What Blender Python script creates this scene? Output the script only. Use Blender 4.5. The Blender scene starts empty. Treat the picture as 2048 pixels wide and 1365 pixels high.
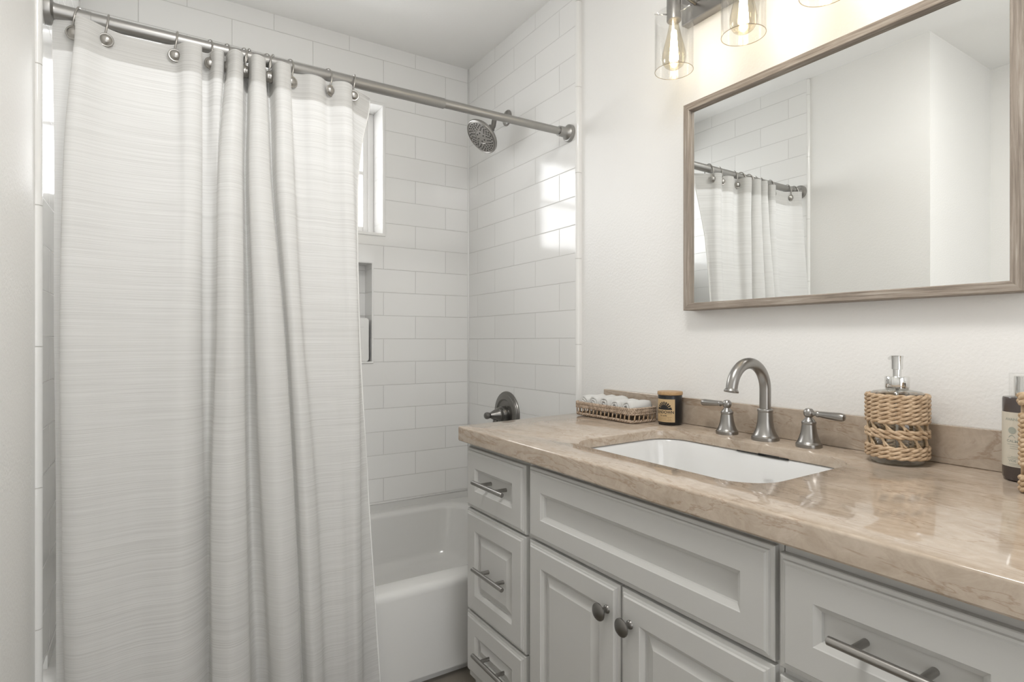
import bpy, bmesh, math, random
from mathutils import Vector, Matrix
random.seed(7)
SC = bpy.context.scene
COL = SC.collection
PI = math.pi
H = 1.07                       # eye height; heights below are written as H + offset

# ------------------------------------------------------------------ camera, world, exposure, large lights
FPX, YAW = 1144.0, math.radians(32.40)
cd = bpy.data.cameras.new('camera'); cam = bpy.data.objects.new('camera', cd); COL.objects.link(cam)
cd.sensor_width = 36.0; cd.lens = FPX / 2048 * 36.0; cd.clip_start = 0.02
cam.location = (0, 0, H); cam.rotation_euler = (PI / 2, 0, -YAW)
SC.camera = cam
SC.view_settings.view_transform = 'Standard'; SC.view_settings.look = 'None'
SC.view_settings.exposure = 1.08; SC.view_settings.gamma = 1.0; SC.view_settings.use_curve_mapping = False
w = bpy.data.worlds.new('daylight'); SC.world = w; w.use_nodes = True
bg = w.node_tree.nodes['Background']; bg.inputs[0].default_value = (0.98, 0.99, 1.0, 1); bg.inputs[1].default_value = 1.2

def light(name, kind, loc, rot, energy, color, **kw):
    d = bpy.data.lights.new(name, kind); o = bpy.data.objects.new(name, d); COL.objects.link(o)
    o.location = loc; o.rotation_euler = rot; d.energy = energy; d.color = color
    for k, v in kw.items(): setattr(d, k, v)
    return o
# daylight through the shower window, then fill lights added out of view: one behind, two overhead
light('window_daylight', 'AREA', (0.35, 2.95, H + 0.80), (-PI / 2, 0, 0), 7.0, (0.98, 0.99, 1.0), shape='RECTANGLE', size=1.25, size_y=0.7)
light('rear_fill', 'AREA', (0.30, -1.75, 1.45), (PI / 2, 0, 0), 1.2, (0.98, 0.99, 1.0), shape='RECTANGLE', size=1.2, size_y=1.3)  # added fill from behind the viewpoint, no seen source
light('overhead_fill', 'AREA', (0.36, 0.46, 2.36), (0, 0, 0), 5.6, (1.0, 0.985, 0.962), shape='DISK', size=0.42)  # added downward fill above the frame, no fixture modelled
light('overhead_point_fill', 'POINT', (0.36, 0.42, 2.14), (0, 0, 0), 2.6, (1.0, 0.985, 0.962), shadow_soft_size=0.12)  # added point fill that also brightens the ceiling

# ------------------------------------------------------------------ helpers: image rays for laying out, materials
CF = (math.sin(YAW), math.cos(YAW)); CR = (math.cos(YAW), -math.sin(YAW))
def ray_x(u, y):                # x where the sight line of picture column u meets the plane at depth y
    a = (u - 1024) / FPX
    dx, dy = CF[0] + a * CR[0], CF[1] + a * CR[1]
    return dx / dy * y

def nodes_of(name):
    m = bpy.data.materials.new(name); m.use_nodes = True
    nt = m.node_tree; nt.nodes.clear()
    out = nt.nodes.new('ShaderNodeOutputMaterial')
    return m, nt, out
def N(nt, t, **kw):
    n = nt.nodes.new(t)
    for k, v in kw.items():
        if k.startswith('i_'):
            n.inputs[k[2:].replace('_', ' ')].default_value = v
        else: setattr(n, k, v)
    return n
def L(nt, a, b): nt.links.new(a, b)
def coord(nt, kind='Object', scale=(1, 1, 1), loc=(0, 0, 0), rot=(0, 0, 0)):
    tc = N(nt, 'ShaderNodeTexCoord'); mp = N(nt, 'ShaderNodeMapping')
    mp.inputs['Scale'].default_value = scale; mp.inputs['Location'].default_value = loc; mp.inputs['Rotation'].default_value = rot
    L(nt, tc.outputs[kind], mp.inputs['Vector']); return mp.outputs['Vector']
def noise(nt, vec, scale, detail=4.0, rough=0.55, dist=0.0):
    n = N(nt, 'ShaderNodeTexNoise'); n.inputs['Scale'].default_value = scale; n.inputs['Detail'].default_value = detail
    n.inputs['Roughness'].default_value = rough; n.inputs['Distortion'].default_value = dist
    L(nt, vec, n.inputs['Vector']); return n.outputs['Fac']
def ramp(nt, fac, stops):
    r = N(nt, 'ShaderNodeValToRGB'); e = r.color_ramp.elements
    while len(e) < len(stops): e.new(0.5)
    for i, (p, c) in enumerate(stops): e[i].position = p; e[i].color = (*c, 1)
    L(nt, fac, r.inputs['Fac']); return r.outputs['Color']
def mixc(nt, fac, a, b, mode='MIX'):
    n = N(nt, 'ShaderNodeMix', data_type='RGBA', blend_type=mode)
    for s, v in ((n.inputs[0], fac), (n.inputs[6], a), (n.inputs[7], b)):
        if hasattr(v, 'links') or hasattr(v, 'is_linked'): L(nt, v, s)
        elif isinstance(v, (int, float)): s.default_value = v
        else: s.default_value = (*v, 1)
    return n.outputs[2]
def bump(nt, height, strength, dist=0.002, invert=False):
    b = N(nt, 'ShaderNodeBump'); b.inputs['Strength'].default_value = strength; b.inputs['Distance'].default_value = dist
    b.invert = invert; L(nt, height, b.inputs['Height']); return b.outputs['Normal']
def pbr(name, color, rough=0.5, metal=0.0, spec=0.5, coat=0.0, extra=None):
    m, nt, out = nodes_of(name)
    p = N(nt, 'ShaderNodeBsdfPrincipled'); L(nt, p.outputs[0], out.inputs[0])
    p.inputs['Base Color'].default_value = (*color, 1); p.inputs['Roughness'].default_value = rough
    p.inputs['Metallic'].default_value = metal; p.inputs['Specular IOR Level'].default_value = spec
    p.inputs['Coat Weight'].default_value = coat
    if extra: extra(nt, p)
    return m

def m_paint(name, c, scale=140, s=0.25):
    def ex(nt, p):
        v = coord(nt); h = noise(nt, v, scale, 3, 0.5)
        L(nt, bump(nt, h, s, 0.003), p.inputs['Normal'])
        f = noise(nt, v, 3, 2); L(nt, mixc(nt, f, c, tuple(x * 0.975 for x in c)), p.inputs['Base Color'])
    return pbr(name, c, 0.42, extra=ex)
def m_tile(name, axes, x0, bw):
    # axes: which object coordinates run along and up the wall
    def ex(nt, p):
        tc = N(nt, 'ShaderNodeTexCoord'); s = N(nt, 'ShaderNodeSeparateXYZ'); L(nt, tc.outputs['Object'], s.inputs[0])
        ax = N(nt, 'ShaderNodeMath', operation='SUBTRACT'); L(nt, s.outputs[axes], ax.inputs[0]); ax.inputs[1].default_value = x0 - 40 * bw
        az = N(nt, 'ShaderNodeMath', operation='SUBTRACT'); L(nt, s.outputs[2], az.inputs[0]); az.inputs[1].default_value = H + 0.0100 - 0.1035 * 20
        cb = N(nt, 'ShaderNodeCombineXYZ'); L(nt, ax.outputs[0], cb.inputs[0]); L(nt, az.outputs[0], cb.inputs[1])
        b = N(nt, 'ShaderNodeTexBrick'); b.offset = 0.5; b.offset_frequency = 2; b.squash = 1.0
        L(nt, cb.outputs[0], b.inputs['Vector'])
        for k, v in (('Scale', 1.0), ('Mortar Size', 0.0016), ('Mortar Smooth', 0.35), ('Bias', 0.0), ('Brick Width', bw), ('Row Height', 0.1035)): b.inputs[k].default_value = v
        b.inputs['Color1'].default_value = (0.845, 0.84, 0.822, 1); b.inputs['Color2'].default_value = (0.815, 0.81, 0.792, 1)
        b.inputs['Mortar'].default_value = (0.66, 0.652, 0.63, 1)
        L(nt, b.outputs['Color'], p.inputs['Base Color'])
        rr = N(nt, 'ShaderNodeMapRange'); L(nt, b.outputs['Fac'], rr.inputs[0]); rr.inputs[3].default_value = 0.11; rr.inputs[4].default_value = 0.6
        L(nt, rr.outputs[0], p.inputs['Roughness'])
        wv = noise(nt, cb.outputs[0], 9, 1)
        n1 = N(nt, 'ShaderNodeBump'); n1.inputs['Strength'].default_value = 0.12; n1.inputs['Distance'].default_value = 0.004; L(nt, wv, n1.inputs['Height'])
        n2 = N(nt, 'ShaderNodeBump'); n2.invert = True; n2.inputs['Strength'].default_value = 0.7; n2.inputs['Distance'].default_value = 0.0015
        L(nt, b.outputs['Fac'], n2.inputs['Height']); L(nt, n1.outputs[0], n2.inputs['Normal']); L(nt, n2.outputs[0], p.inputs['Normal'])
    return pbr(name, (0.75, 0.74, 0.72), 0.08, extra=ex)
def m_stone(name):
    def ex(nt, p):
        v = coord(nt, scale=(5.0, 2.8, 5.0), rot=(0, 0, 0.12))
        base = noise(nt, v, 2.0, 9, 0.66, 1.3); fine = noise(nt, coord(nt, scale=(1, 0.75, 1)), 38, 7, 0.68, 1.2)
        c1 = ramp(nt, base, [(0.28, (0.35, 0.275, 0.205)), (0.50, (0.475, 0.385, 0.30)), (0.70, (0.565, 0.48, 0.395))])
        c2 = ramp(nt, fine, [(0.32, (0.34, 0.275, 0.21)), (0.66, (0.58, 0.50, 0.42))])
        c = mixc(nt, 0.40, c1, c2)
        vn = noise(nt, coord(nt, scale=(7, 1.3, 7), rot=(0, 0, 0.2), loc=(3, 1, 0)), 1.6, 6, 0.6, 1.6)
        d = N(nt, 'ShaderNodeMath', operation='SUBTRACT'); L(nt, vn, d.inputs[0]); d.inputs[1].default_value = 0.5
        a = N(nt, 'ShaderNodeMath', operation='ABSOLUTE'); L(nt, d.outputs[0], a.inputs[0])
        vm = ramp(nt, a.outputs[0], [(0.0, (0.55, 0.55, 0.55)), (0.016, (0, 0, 0))])
        c = mixc(nt, vm, c, (0.27, 0.18, 0.115))
        L(nt, c, p.inputs['Base Color'])
    return pbr(name, (0.45, 0.36, 0.28), 0.07, spec=0.6, extra=ex)
def m_metal(name, c, rough, streak=0.0):
    def ex(nt, p):
        if streak:
            f = noise(nt, coord(nt, scale=(60, 60, 4)), 12, 3)
            r = N(nt, 'ShaderNodeMapRange'); L(nt, f, r.inputs[0]); r.inputs[3].default_value = rough - streak; r.inputs[4].default_value = rough + streak
            L(nt, r.outputs[0], p.inputs['Roughness'])
    return pbr(name, c, rough, 1.0, extra=ex)
def m_thin_glass(name, tint=(1, 1, 1), amount=1.0, base=0.03):
    m, nt, out = nodes_of(name)
    t = N(nt, 'ShaderNodeBsdfTransparent'); t.inputs[0].default_value = (*tint, 1)
    g = N(nt, 'ShaderNodeBsdfGlossy'); g.inputs['Roughness'].default_value = 0.02
    lw = N(nt, 'ShaderNodeLayerWeight'); lw.inputs['Blend'].default_value = 0.22
    mr = N(nt, 'ShaderNodeMapRange'); L(nt, lw.outputs['Facing'], mr.inputs[0]); mr.inputs[3].default_value = base; mr.inputs[4].default_value = amount
    mx = N(nt, 'ShaderNodeMixShader'); L(nt, mr.outputs[0], mx.inputs[0]); L(nt, t.outputs[0], mx.inputs[1]); L(nt, g.outputs[0], mx.inputs[2])
    L(nt, mx.outputs[0], out.inputs[0]); return m
def m_emit(name, c, s):
    m, nt, out = nodes_of(name); e = N(nt, 'ShaderNodeEmission'); e.inputs[0].default_value = (*c, 1); e.inputs[1].default_value = s
    L(nt, e.outputs[0], out.inputs[0]); return m
def m_cloth(name, trans):
    m, nt, out = nodes_of(name)
    tc = N(nt, 'ShaderNodeTexCoord')
    def mp(scale):
        q = N(nt, 'ShaderNodeMapping'); q.inputs['Scale'].default_value = scale; L(nt, tc.outputs['UV'], q.inputs['Vector']); return q.outputs[0]
    a = noise(nt, mp((1.4, 520, 1)), 1.0, 1, 0.5); b = noise(nt, mp((6, 1000, 1)), 1.0, 1, 0.5)
    h = N(nt, 'ShaderNodeMath', operation='MULTIPLY'); L(nt, a, h.inputs[0]); L(nt, b, h.inputs[1])
    c = ramp(nt, h.outputs[0], [(0.12, (0.70, 0.692, 0.672)), (0.26, (0.80, 0.794, 0.776)), (0.42, (0.84, 0.834, 0.818))])
    nm = bump(nt, h.outputs[0], 0.35, 0.0015)
    d = N(nt, 'ShaderNodeBsdfDiffuse'); t = N(nt, 'ShaderNodeBsdfTranslucent'); mx = N(nt, 'ShaderNodeMixShader'); mx.inputs[0].default_value = trans
    L(nt, c, d.inputs[0]); L(nt, c, t.inputs[0]); L(nt, nm, d.inputs['Normal'])
    L(nt, d.outputs[0], mx.inputs[1]); L(nt, t.outputs[0], mx.inputs[2]); L(nt, mx.outputs[0], out.inputs[0]); return m
def m_wood(name, c1, c2, c3, axis, rough=0.6):
    def ex(nt, p):
        sc = [170, 170, 170]; sc[axis] = 7.0
        v = coord(nt, scale=tuple(sc)); f = noise(nt, v, 1.0, 6, 0.65, 0.4); g = noise(nt, coord(nt, scale=(6, 6, 6)), 1.5, 3)
        c = ramp(nt, f, [(0.30, c1), (0.5, c2), (0.68, c3)])
        c = mixc(nt, g, c, tuple(0.75 * x for x in c2)); L(nt, c, p.inputs['Base Color']); L(nt, bump(nt, f, 0.5, 0.002), p.inputs['Normal'])
    return pbr(name, c2, rough, extra=ex)
def m_weave(name, c1, c2):
    def ex(nt, p):
        f = noise(nt, coord(nt), 90, 4); L(nt, ramp(nt, f, [(0.3, c1), (0.7, c2)]), p.inputs['Base Color'])
        L(nt, bump(nt, noise(nt, coord(nt), 600, 2), 0.4, 0.001), p.inputs['Normal'])
    return pbr(name, c2, 0.65, extra=ex)

WALLC = (0.86, 0.852, 0.83)
M = dict(
    paint=m_paint('wall_paint', WALLC), ceil=m_paint('ceiling_paint', (0.92, 0.915, 0.895), 120, 0.15),
    tile_b=m_tile('subway_tile_back', 0, 0.8825, 0.3050), tile_s=m_tile('subway_tile_side', 1, 1.731, 0.3180),
    glaze=pbr('white_glazed_trim', (0.83, 0.825, 0.805), 0.08),
    grout=pbr('grout_joint', (0.58, 0.57, 0.54), 0.7),
    tub=pbr('white_tub_enamel', (0.70, 0.695, 0.675), 0.12),
    porcelain=pbr('white_porcelain', (0.74, 0.74, 0.73), 0.06),
    vinyl=pbr('white_vinyl', (0.82, 0.81, 0.79), 0.3),
    cab=pbr('cabinet_paint', (0.54, 0.535, 0.515), 0.32),
    cabin=pbr('cabinet_frame_paint', (0.54, 0.535, 0.515), 0.4),
    stone=m_stone('beige_quartzite'),
    nickel=m_metal('brushed_nickel', (0.34, 0.328, 0.312), 0.30),
    pewter=m_metal('dark_brushed_nickel', (0.22, 0.212, 0.20), 0.30),
    rod=m_metal('satin_nickel_rod', (0.37, 0.362, 0.347), 0.40), hook=m_metal('hook_nickel', (0.40, 0.385, 0.36), 0.34),
    chrome=m_metal('chrome', (0.78, 0.78, 0.77), 0.06), mirror=m_metal('mirror_silver', (0.90, 0.91, 0.90), 0.0),
    dark=pbr('dark_gap', (0.02, 0.018, 0.016), 0.6), nozzle=pbr('rubber_nozzle', (0.05, 0.048, 0.045), 0.5),
    cloth=m_cloth('slub_weave_cloth', 0.42), hem=m_cloth('slub_weave_hem', 0.14),
    glass=m_thin_glass('clear_glass', (0.995, 0.995, 0.99), 0.45, 0.012), pane=m_thin_glass('window_glass', (1, 1, 1), 0.5),
    bulbglass=m_thin_glass('amber_bulb_glass', (1.0, 0.95, 0.84), 0.75, 0.04), bottleglass=m_thin_glass('bottle_glass', (0.88, 0.89, 0.87), 0.85, 0.06),
    rimglass=m_thin_glass('amber_glass_rim', (0.80, 0.72, 0.58), 0.5, 0.15),
    filament=m_emit('lit_filament', (1.0, 0.88, 0.68), 8.0),
    towel=pbr('white_terry', (0.86, 0.855, 0.83), 0.9, extra=lambda nt, p: L(nt, bump(nt, noise(nt, coord(nt), 700, 3, 0.7), 0.9, 0.003), p.inputs['Normal'])),
    reed=m_weave('seagrass_reed', (0.36, 0.24, 0.14), (0.66, 0.50, 0.34)), reed_grey=m_weave('greyed_seagrass', (0.30, 0.22, 0.155), (0.60, 0.47, 0.36)),
    reed_gold=m_weave('golden_reed', (0.40, 0.27, 0.15), (0.68, 0.53, 0.37)),
    black=pbr('matte_black_glass', (0.008, 0.008, 0.009), 0.28), kraft=pbr('kraft_label', (0.55, 0.40, 0.22), 0.6), ink=pbr('black_ink', (0.015, 0.014, 0.013), 0.6),
    brownink=pbr('faded_ink', (0.25, 0.16, 0.08), 0.6),
    lidwood=m_wood('bamboo_lid', (0.33, 0.19, 0.08), (0.52, 0.33, 0.16), (0.62, 0.43, 0.24), 0, 0.45),
    fw_h=m_wood('weathered_wood_across', (0.10, 0.075, 0.056), (0.33, 0.275, 0.225), (0.60, 0.545, 0.475), 1),
    fw_v=m_wood('weathered_wood_upright', (0.10, 0.075, 0.056), (0.33, 0.275, 0.225), (0.60, 0.545, 0.475), 2),
    brown=pbr('dark_brown_bottle', (0.075, 0.060, 0.055), 0.14), paper=pbr('cream_paper', (0.62, 0.58, 0.49), 0.6), greenink=pbr('green_grey_ink', (0.36, 0.38, 0.33), 0.6),
    whiteplastic=pbr('white_plastic', (0.80, 0.795, 0.775), 0.25), edgegrey=pbr('dark_grey_edge', (0.20, 0.197, 0.19), 0.4), faint=pbr('faint_grey_print', (0.66, 0.655, 0.64), 0.3),
    floor=pbr('floor_tile', (0.23, 0.20, 0.17), 0.4, extra=lambda nt, p: L(nt, mixc(nt, noise(nt, coord(nt), 6, 5), (0.17, 0.15, 0.125), (0.28, 0.25, 0.21)), p.inputs['Base Color'])),
    softwhite=pbr('white_hem_edge', (0.85, 0.845, 0.825), 0.7),
)

# ------------------------------------------------------------------ helpers: objects and meshes
ORG = {}
def thing(name, label, cat, loc, group=None):
    o = bpy.data.objects.new(name, None); COL.objects.link(o); o.location = loc; o.empty_display_size = 0.05
    o['label'] = label; o['category'] = cat
    if group: o['group'] = group
    ORG[o] = Vector(loc); return o
def obj(name, bm, mat, parent=None, smooth=False, angle=None):
    # bm is built in world coordinates; parented parts are stored relative to their thing's base
    org = ORG[parent] if parent is not None else Vector((0, 0, 0))
    bmesh.ops.recalc_face_normals(bm, faces=bm.faces[:])
    if org.length: bmesh.ops.translate(bm, verts=bm.verts[:], vec=-org)
    me = bpy.data.meshes.new(name); bm.to_mesh(me); bm.free()
    if smooth: me.polygons.foreach_set('use_smooth', [True] * len(me.polygons))
    if smooth and angle is not None:
        try: me.set_sharp_from_angle(angle=math.radians(angle))
        except Exception: pass
    o = bpy.data.objects.new(name, me); COL.objects.link(o)
    for m in (mat if isinstance(mat, (list, tuple)) else [mat]): me.materials.append(m)
    if parent is not None: o.parent = parent
    ORG[o] = org; return o
def tag(o, label, cat, group=None):
    o['label'] = label; o['category'] = cat
    if group: o['group'] = group
    return o
def struct(name, bm, mat, **kw):
    o = obj(name, bm, mat, **kw); o['kind'] = 'structure'; return o
def box(bm, x0, x1, y0, y1, z0, z1, bev=0.0, seg=2):
    r = bmesh.ops.create_cube(bm, size=1.0); vs = r['verts']
    for v in vs: v.co = Vector((x0 + (v.co.x + .5) * (x1 - x0), y0 + (v.co.y + .5) * (y1 - y0), z0 + (v.co.z + .5) * (z1 - z0)))
    if bev: bmesh.ops.bevel(bm, geom=list({e for v in vs for e in v.link_edges}), offset=bev, segments=seg, profile=0.5, affect='EDGES')
    return bm
def quad(bm, pts): return bm.faces.new([bm.verts.new(p) for p in pts])
def rings_mesh(bm, rings, close=True, cap0=False, cap1=False):
    vs = [[bm.verts.new(p) for p in r] for r in rings]; n = len(rings[0])
    for a, b in zip(vs, vs[1:]):
        for i in range(n if close else n - 1):
            j = (i + 1) % n; bm.faces.new((a[i], a[j], b[j], b[i]))
    if cap0: bm.faces.new(vs[0][::-1])
    if cap1: bm.faces.new(vs[-1])
    return vs
def frame_of(axis):
    z = Vector(axis).normalized(); t = Vector((0, 0, 1)) if abs(z.z) < 0.9 else Vector((0, 1, 0))
    x = t.cross(z).normalized(); return x, z.cross(x), z
def lathe(bm, prof, base=(0, 0, 0), axis=(0, 0, 1), seg=32, cap0=True, cap1=True):
    x, y, z = frame_of(axis); b = Vector(base)
    rs = [[b + z * h + (x * math.cos(2 * PI * i / seg) + y * math.sin(2 * PI * i / seg)) * max(r, 1e-5) for i in range(seg)] for r, h in prof]
    rings_mesh(bm, rs, True, cap0, cap1); return bm
def tube(bm, pts, rad, seg=10, closed=False, caps=True, squash=None):
    pts = [Vector(p) for p in pts]; n = len(pts); rs = rad if isinstance(rad, (list, tuple)) else [rad] * n
    tan = []
    for i in range(n):
        a = pts[(i - 1) % n] if (closed or i > 0) else pts[i]; b = pts[(i + 1) % n] if (closed or i < n - 1) else pts[i]
        tan.append((b - a).normalized())
    ref = Vector((0, 0, 1)) if abs(tan[0].z) < 0.9 else Vector((1, 0, 0))
    nx = (ref - tan[0] * ref.dot(tan[0])).normalized(); rings = []
    for i in range(n):
        nx = (nx - tan[i] * nx.dot(tan[i])).normalized(); ny = tan[i].cross(nx); s = squash or 1.0
        rings.append([pts[i] + (nx * math.cos(2 * PI * k / seg) + ny * math.sin(2 * PI * k / seg) * s) * rs[i] for k in range(seg)])
    if closed: rings.append(rings[0])
    vs = [[bm.verts.new(p) for p in r] for r in (rings[:-1] if closed else rings)]
    if closed: vs.append(vs[0])
    for a, b in zip(vs, vs[1:]):
        for k in range(seg):
            j = (k + 1) % seg; bm.faces.new((a[k], a[j], b[j], b[k]))
    if caps and not closed: bm.faces.new(vs[0][::-1]); bm.faces.new(vs[-1])
    return bm
def rrect(x0, x1, y0, y1, r, n=8):
    out = []
    for cx, cy, a0 in ((x1 - r, y1 - r, 0), (x0 + r, y1 - r, PI / 2), (x0 + r, y0 + r, PI), (x1 - r, y0 + r, 1.5 * PI)):
        for k in range(n + 1): a = a0 + PI / 2 * k / n; out.append((cx + r * math.cos(a), cy + r * math.sin(a)))
    return out
def at_z(loop, z): return [(p[0], p[1], z) for p in loop]
def catmull(P, per):
    out = []; n = len(P)
    for i in range(n - 1):
        p0, p1, p2, p3 = P[max(i - 1, 0)], P[i], P[i + 1], P[min(i + 2, n - 1)]
        for k in range(per):
            t = k / per; t2, t3 = t * t, t * t * t
            out.append(tuple(0.5 * (2 * b + (c - a) * t + (2 * a - 5 * b + 4 * c - d) * t2 + (3 * b - a - 3 * c + d) * t3) for a, b, c, d in zip(p0, p1, p2, p3)))
    out.append(tuple(P[-1])); return out
def text_mesh(s, size):
    c = bpy.data.curves.new('lettering', 'FONT'); c.body = s; c.size = size; c.align_x = 'CENTER'; c.offset = size * 0.025
    o = bpy.data.objects.new('lettering', c); COL.objects.link(o); bpy.context.view_layer.update()
    me = bpy.data.meshes.new_from_object(o.evaluated_get(bpy.context.evaluated_depsgraph_get()))
    bm = bmesh.new(); bm.from_mesh(me); bpy.data.objects.remove(o); bpy.data.curves.remove(c); bpy.data.meshes.remove(me)
    return bm
def copy_tree(root):
    r = root.copy(); COL.objects.link(r); ORG[r] = ORG[root]
    for ch in root.children:
        c = ch.copy(); COL.objects.link(c); c.parent = r
        for g in ch.children:
            d = g.copy(); COL.objects.link(d); d.parent = c
    return r

# ------------------------------------------------------------------ the room
XL, XR, XP, XPL = -0.1995, 1.3105, 1.330, -0.2115     # tile faces left and right, painted faces right and left
YB, YT = 2.4594, 1.6225                               # tiled back wall, front edge of the tile
CEIL = H + 1.318; TUBTOP = H - 0.755; TILE0 = H - 0.722
WIN = (-0.185, 0.878, H + 0.478, H + 1.047); NICHE = (0.42, 0.829, H - 0.0915, H + 0.3425)

bm = bmesh.new(); box(bm, -1.0, 1.5, -1.6, 2.75, -0.06, 0.0); struct('floor', bm, M['floor'])
bm = bmesh.new(); box(bm, -1.0, 1.5, -1.6, 2.75, CEIL, CEIL + 0.06); struct('ceiling', bm, M['ceil'])
bm = bmesh.new(); box(bm, XP, XP + 0.12, -1.6, YT + 0.004, 0, CEIL); struct('wall_right', bm, M['paint'])
bm = bmesh.new(); box(bm, -0.33, XPL, 1.10, YT + 0.004, 0, CEIL); struct('wall_left', bm, M['paint'])
bm = bmesh.new(); box(bm, -0.86, -0.33, 1.10, 1.20, 0, CEIL); struct('wall_return', bm, M['paint'])
bm = bmesh.new(); box(bm, -0.98, -0.86, -1.6, 1.20, 0, CEIL); struct('wall_alcove', bm, M['paint'])
bm = bmesh.new(); box(bm, -1.0, -0.30, -1.68, -1.6, 0, CEIL); box(bm, 0.90, 1.5, -1.68, -1.6, 0, CEIL); box(bm, -0.30, 0.90, -1.68, -1.6, 2.1, CEIL)
struct('wall_rear', bm, M['paint'])
bm = bmesh.new(); box(bm, XR, XR + 0.14, YT + 0.0128, 2.62, TILE0, CEIL); struct('wall_shower_right', bm, M['tile_s'])
bm = bmesh.new(); box(bm, XL - 0.13, XL, YT + 0.0128, 2.62, TILE0, CEIL); struct('wall_shower_left', bm, M['tile_s'])
# back wall with the window opening and the niche cut out of it, thick enough to have reveals
def wall_with_holes(holes, x0, x1, z0, z1, y):
    bm = bmesh.new(); xs = sorted({x0, x1, *[h[0] for h in holes], *[h[1] for h in holes]}); zs = sorted({z0, z1, *[h[2] for h in holes], *[h[3] for h in holes]})
    V = {}
    def v(a, c):
        if (a, c) not in V: V[a, c] = bm.verts.new((a, y, c))
        return V[a, c]
    for a, b in zip(xs, xs[1:]):
        for c, d in zip(zs, zs[1:]):
            if any(h[0] <= a and b <= h[1] and h[2] <= c and d <= h[3] for h in holes): continue
            bm.faces.new((v(a, c), v(b, c), v(b, d), v(a, d)))
    return bm
bm = wall_with_holes([WIN, NICHE], XL - 0.05, XR + 0.05, TILE0, CEIL, YB)
struct('wall_back', bm, M['tile_b'])
def reveal(name, h, depth, back, mat, lip):
    bm = bmesh.new(); x0, x1, z0, z1 = h; y0, y1 = YB, YB + depth
    quad(bm, [(x0, y0, z0), (x0, y1, z0), (x0, y1, z1), (x0, y0, z1)]); quad(bm, [(x1, y0, z0), (x1, y1, z0), (x1, y1, z1), (x1, y0, z1)])
    quad(bm, [(x0, y0, z0), (x1, y0, z0), (x1, y1, z0), (x0, y1, z0)]); quad(bm, [(x0, y0, z1), (x1, y0, z1), (x1, y1, z1), (x0, y1, z1)])
    if back: quad(bm, [(x0, y1, z0), (x1, y1, z0), (x1, y1, z1), (x0, y1, z1)])
    o = struct(name, bm, mat)
    # rounded tile edge round the opening
    bm = bmesh.new(); t = lip
    rings = []
    for dx, dy in ((-0.001, 0.0), (-0.001, -0.004), (0.002, -0.0055), (t - 0.002, -0.0055), (t, -0.004), (t, 0.0)):
        rings.append([(x0 - dx, YB + dy, z0 - dx), (x1 + dx, YB + dy, z0 - dx), (x1 + dx, YB + dy, z1 + dx), (x0 - dx, YB + dy, z1 + dx)])
    rings_mesh(bm, rings)
    struct(name + '_edge', bm, M['glaze']); return o
reveal('trim_1', WIN, 0.135, False, M['tile_s'], 0.012)
reveal('trim_2', NICHE, 0.095, True, M['tile_s'], 0.007)
# bullnose strips that end the tile on both side walls, one piece per foot
def bullnose(name, xt, xp, sgn):
    bm = bmesh.new(); prof = []
    r = 0.011
    prof.append((xp + sgn * 0.012, YT)); prof.append((xp, YT))
    for k in range(7): a = PI / 2 * k / 6; prof.append((xt + sgn * r * (1 - math.sin(a)), YT + r * (1 - math.cos(a))))
    prof.append((xt, YT + 0.0125)); prof.append((xt + sgn * 0.012, YT + 0.0125))
    zs = [0.0]; z = H - 0.95
    while z < CEIL: zs.append(z); z += 0.3125
    zs.append(CEIL)
    for a, b in zip(zs, zs[1:]):
        rings_mesh(bm, [at_z(prof, a + 0.0012), at_z(prof, b - 0.0012)], True, True, True)
    gr = bmesh.new(); rings_mesh(gr, [at_z([(p[0] + sgn * 0.0008, p[1] + 0.0008) for p in prof], 0.002), at_z([(p[0] + sgn * 0.0008, p[1] + 0.0008) for p in prof], CEIL - 0.002)], True, True, True)
    o = struct(name, bm, M['glaze'], smooth=True, angle=35); g = struct(name + '_grout', gr, M['grout'])
    g.parent = o
bullnose('trim_3', XR, XP, 1); bullnose('trim_4', XL, XPL, -1)
bm = bmesh.new(); tube(bm, [(XR - 0.001, YB - 0.001, TILE0), (XR - 0.001, YB - 0.001, CEIL)], 0.0045, 8); struct('trim_5', bm, M['glaze'], smooth=True)
bm = bmesh.new(); tube(bm, [(XL, YB - 0.0015, TILE0 + 0.001), (XR, YB - 0.0015, TILE0 + 0.001)], 0.004, 8); struct('trim_6', bm, M['glaze'], smooth=True)
# window: white vinyl frame with a meeting rail, one pane
def frame_bars(bm, x0, x1, z0, z1, y0, y1, wdt, bev=0.003):
    box(bm, x0, x0 + wdt, y0, y1, z0, z1, bev); box(bm, x1 - wdt, x1, y0, y1, z0, z1, bev)
    box(bm, x0 + wdt, x1 - wdt, y0, y1, z0, z0 + wdt, bev); box(bm, x0 + wdt, x1 - wdt, y0, y1, z1 - wdt, z1, bev)
x0, x1, z0, z1 = WIN
bm = bmesh.new(); frame_bars(bm, x0, x1, z0, z1, YB + 0.118, YB + 0.17, 0.026)
frame_bars(bm, x0 + 0.022, x1 - 0.022, z0 + 0.022, z1 - 0.022, YB + 0.128, YB + 0.165, 0.026)
box(bm, x0 + 0.04, x1 - 0.04, YB + 0.132, YB + 0.160, H + 0.765, H + 0.782, 0.002)
wf = struct('window_1', bm, M['vinyl'])
bm = bmesh.new(); box(bm, x0 + 0.04, x1 - 0.04, YB + 0.145, YB + 0.149, z0 + 0.04, z1 - 0.04); p = obj('window_pane', bm, M['pane'], wf)
bm = bmesh.new(); frame_bars(bm, x1 - 0.056, x1 - 0.0475, z0 + 0.0475, z1 - 0.0475, YB + 0.127, YB + 0.14, 0.0025, 0); bm.free()

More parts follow.
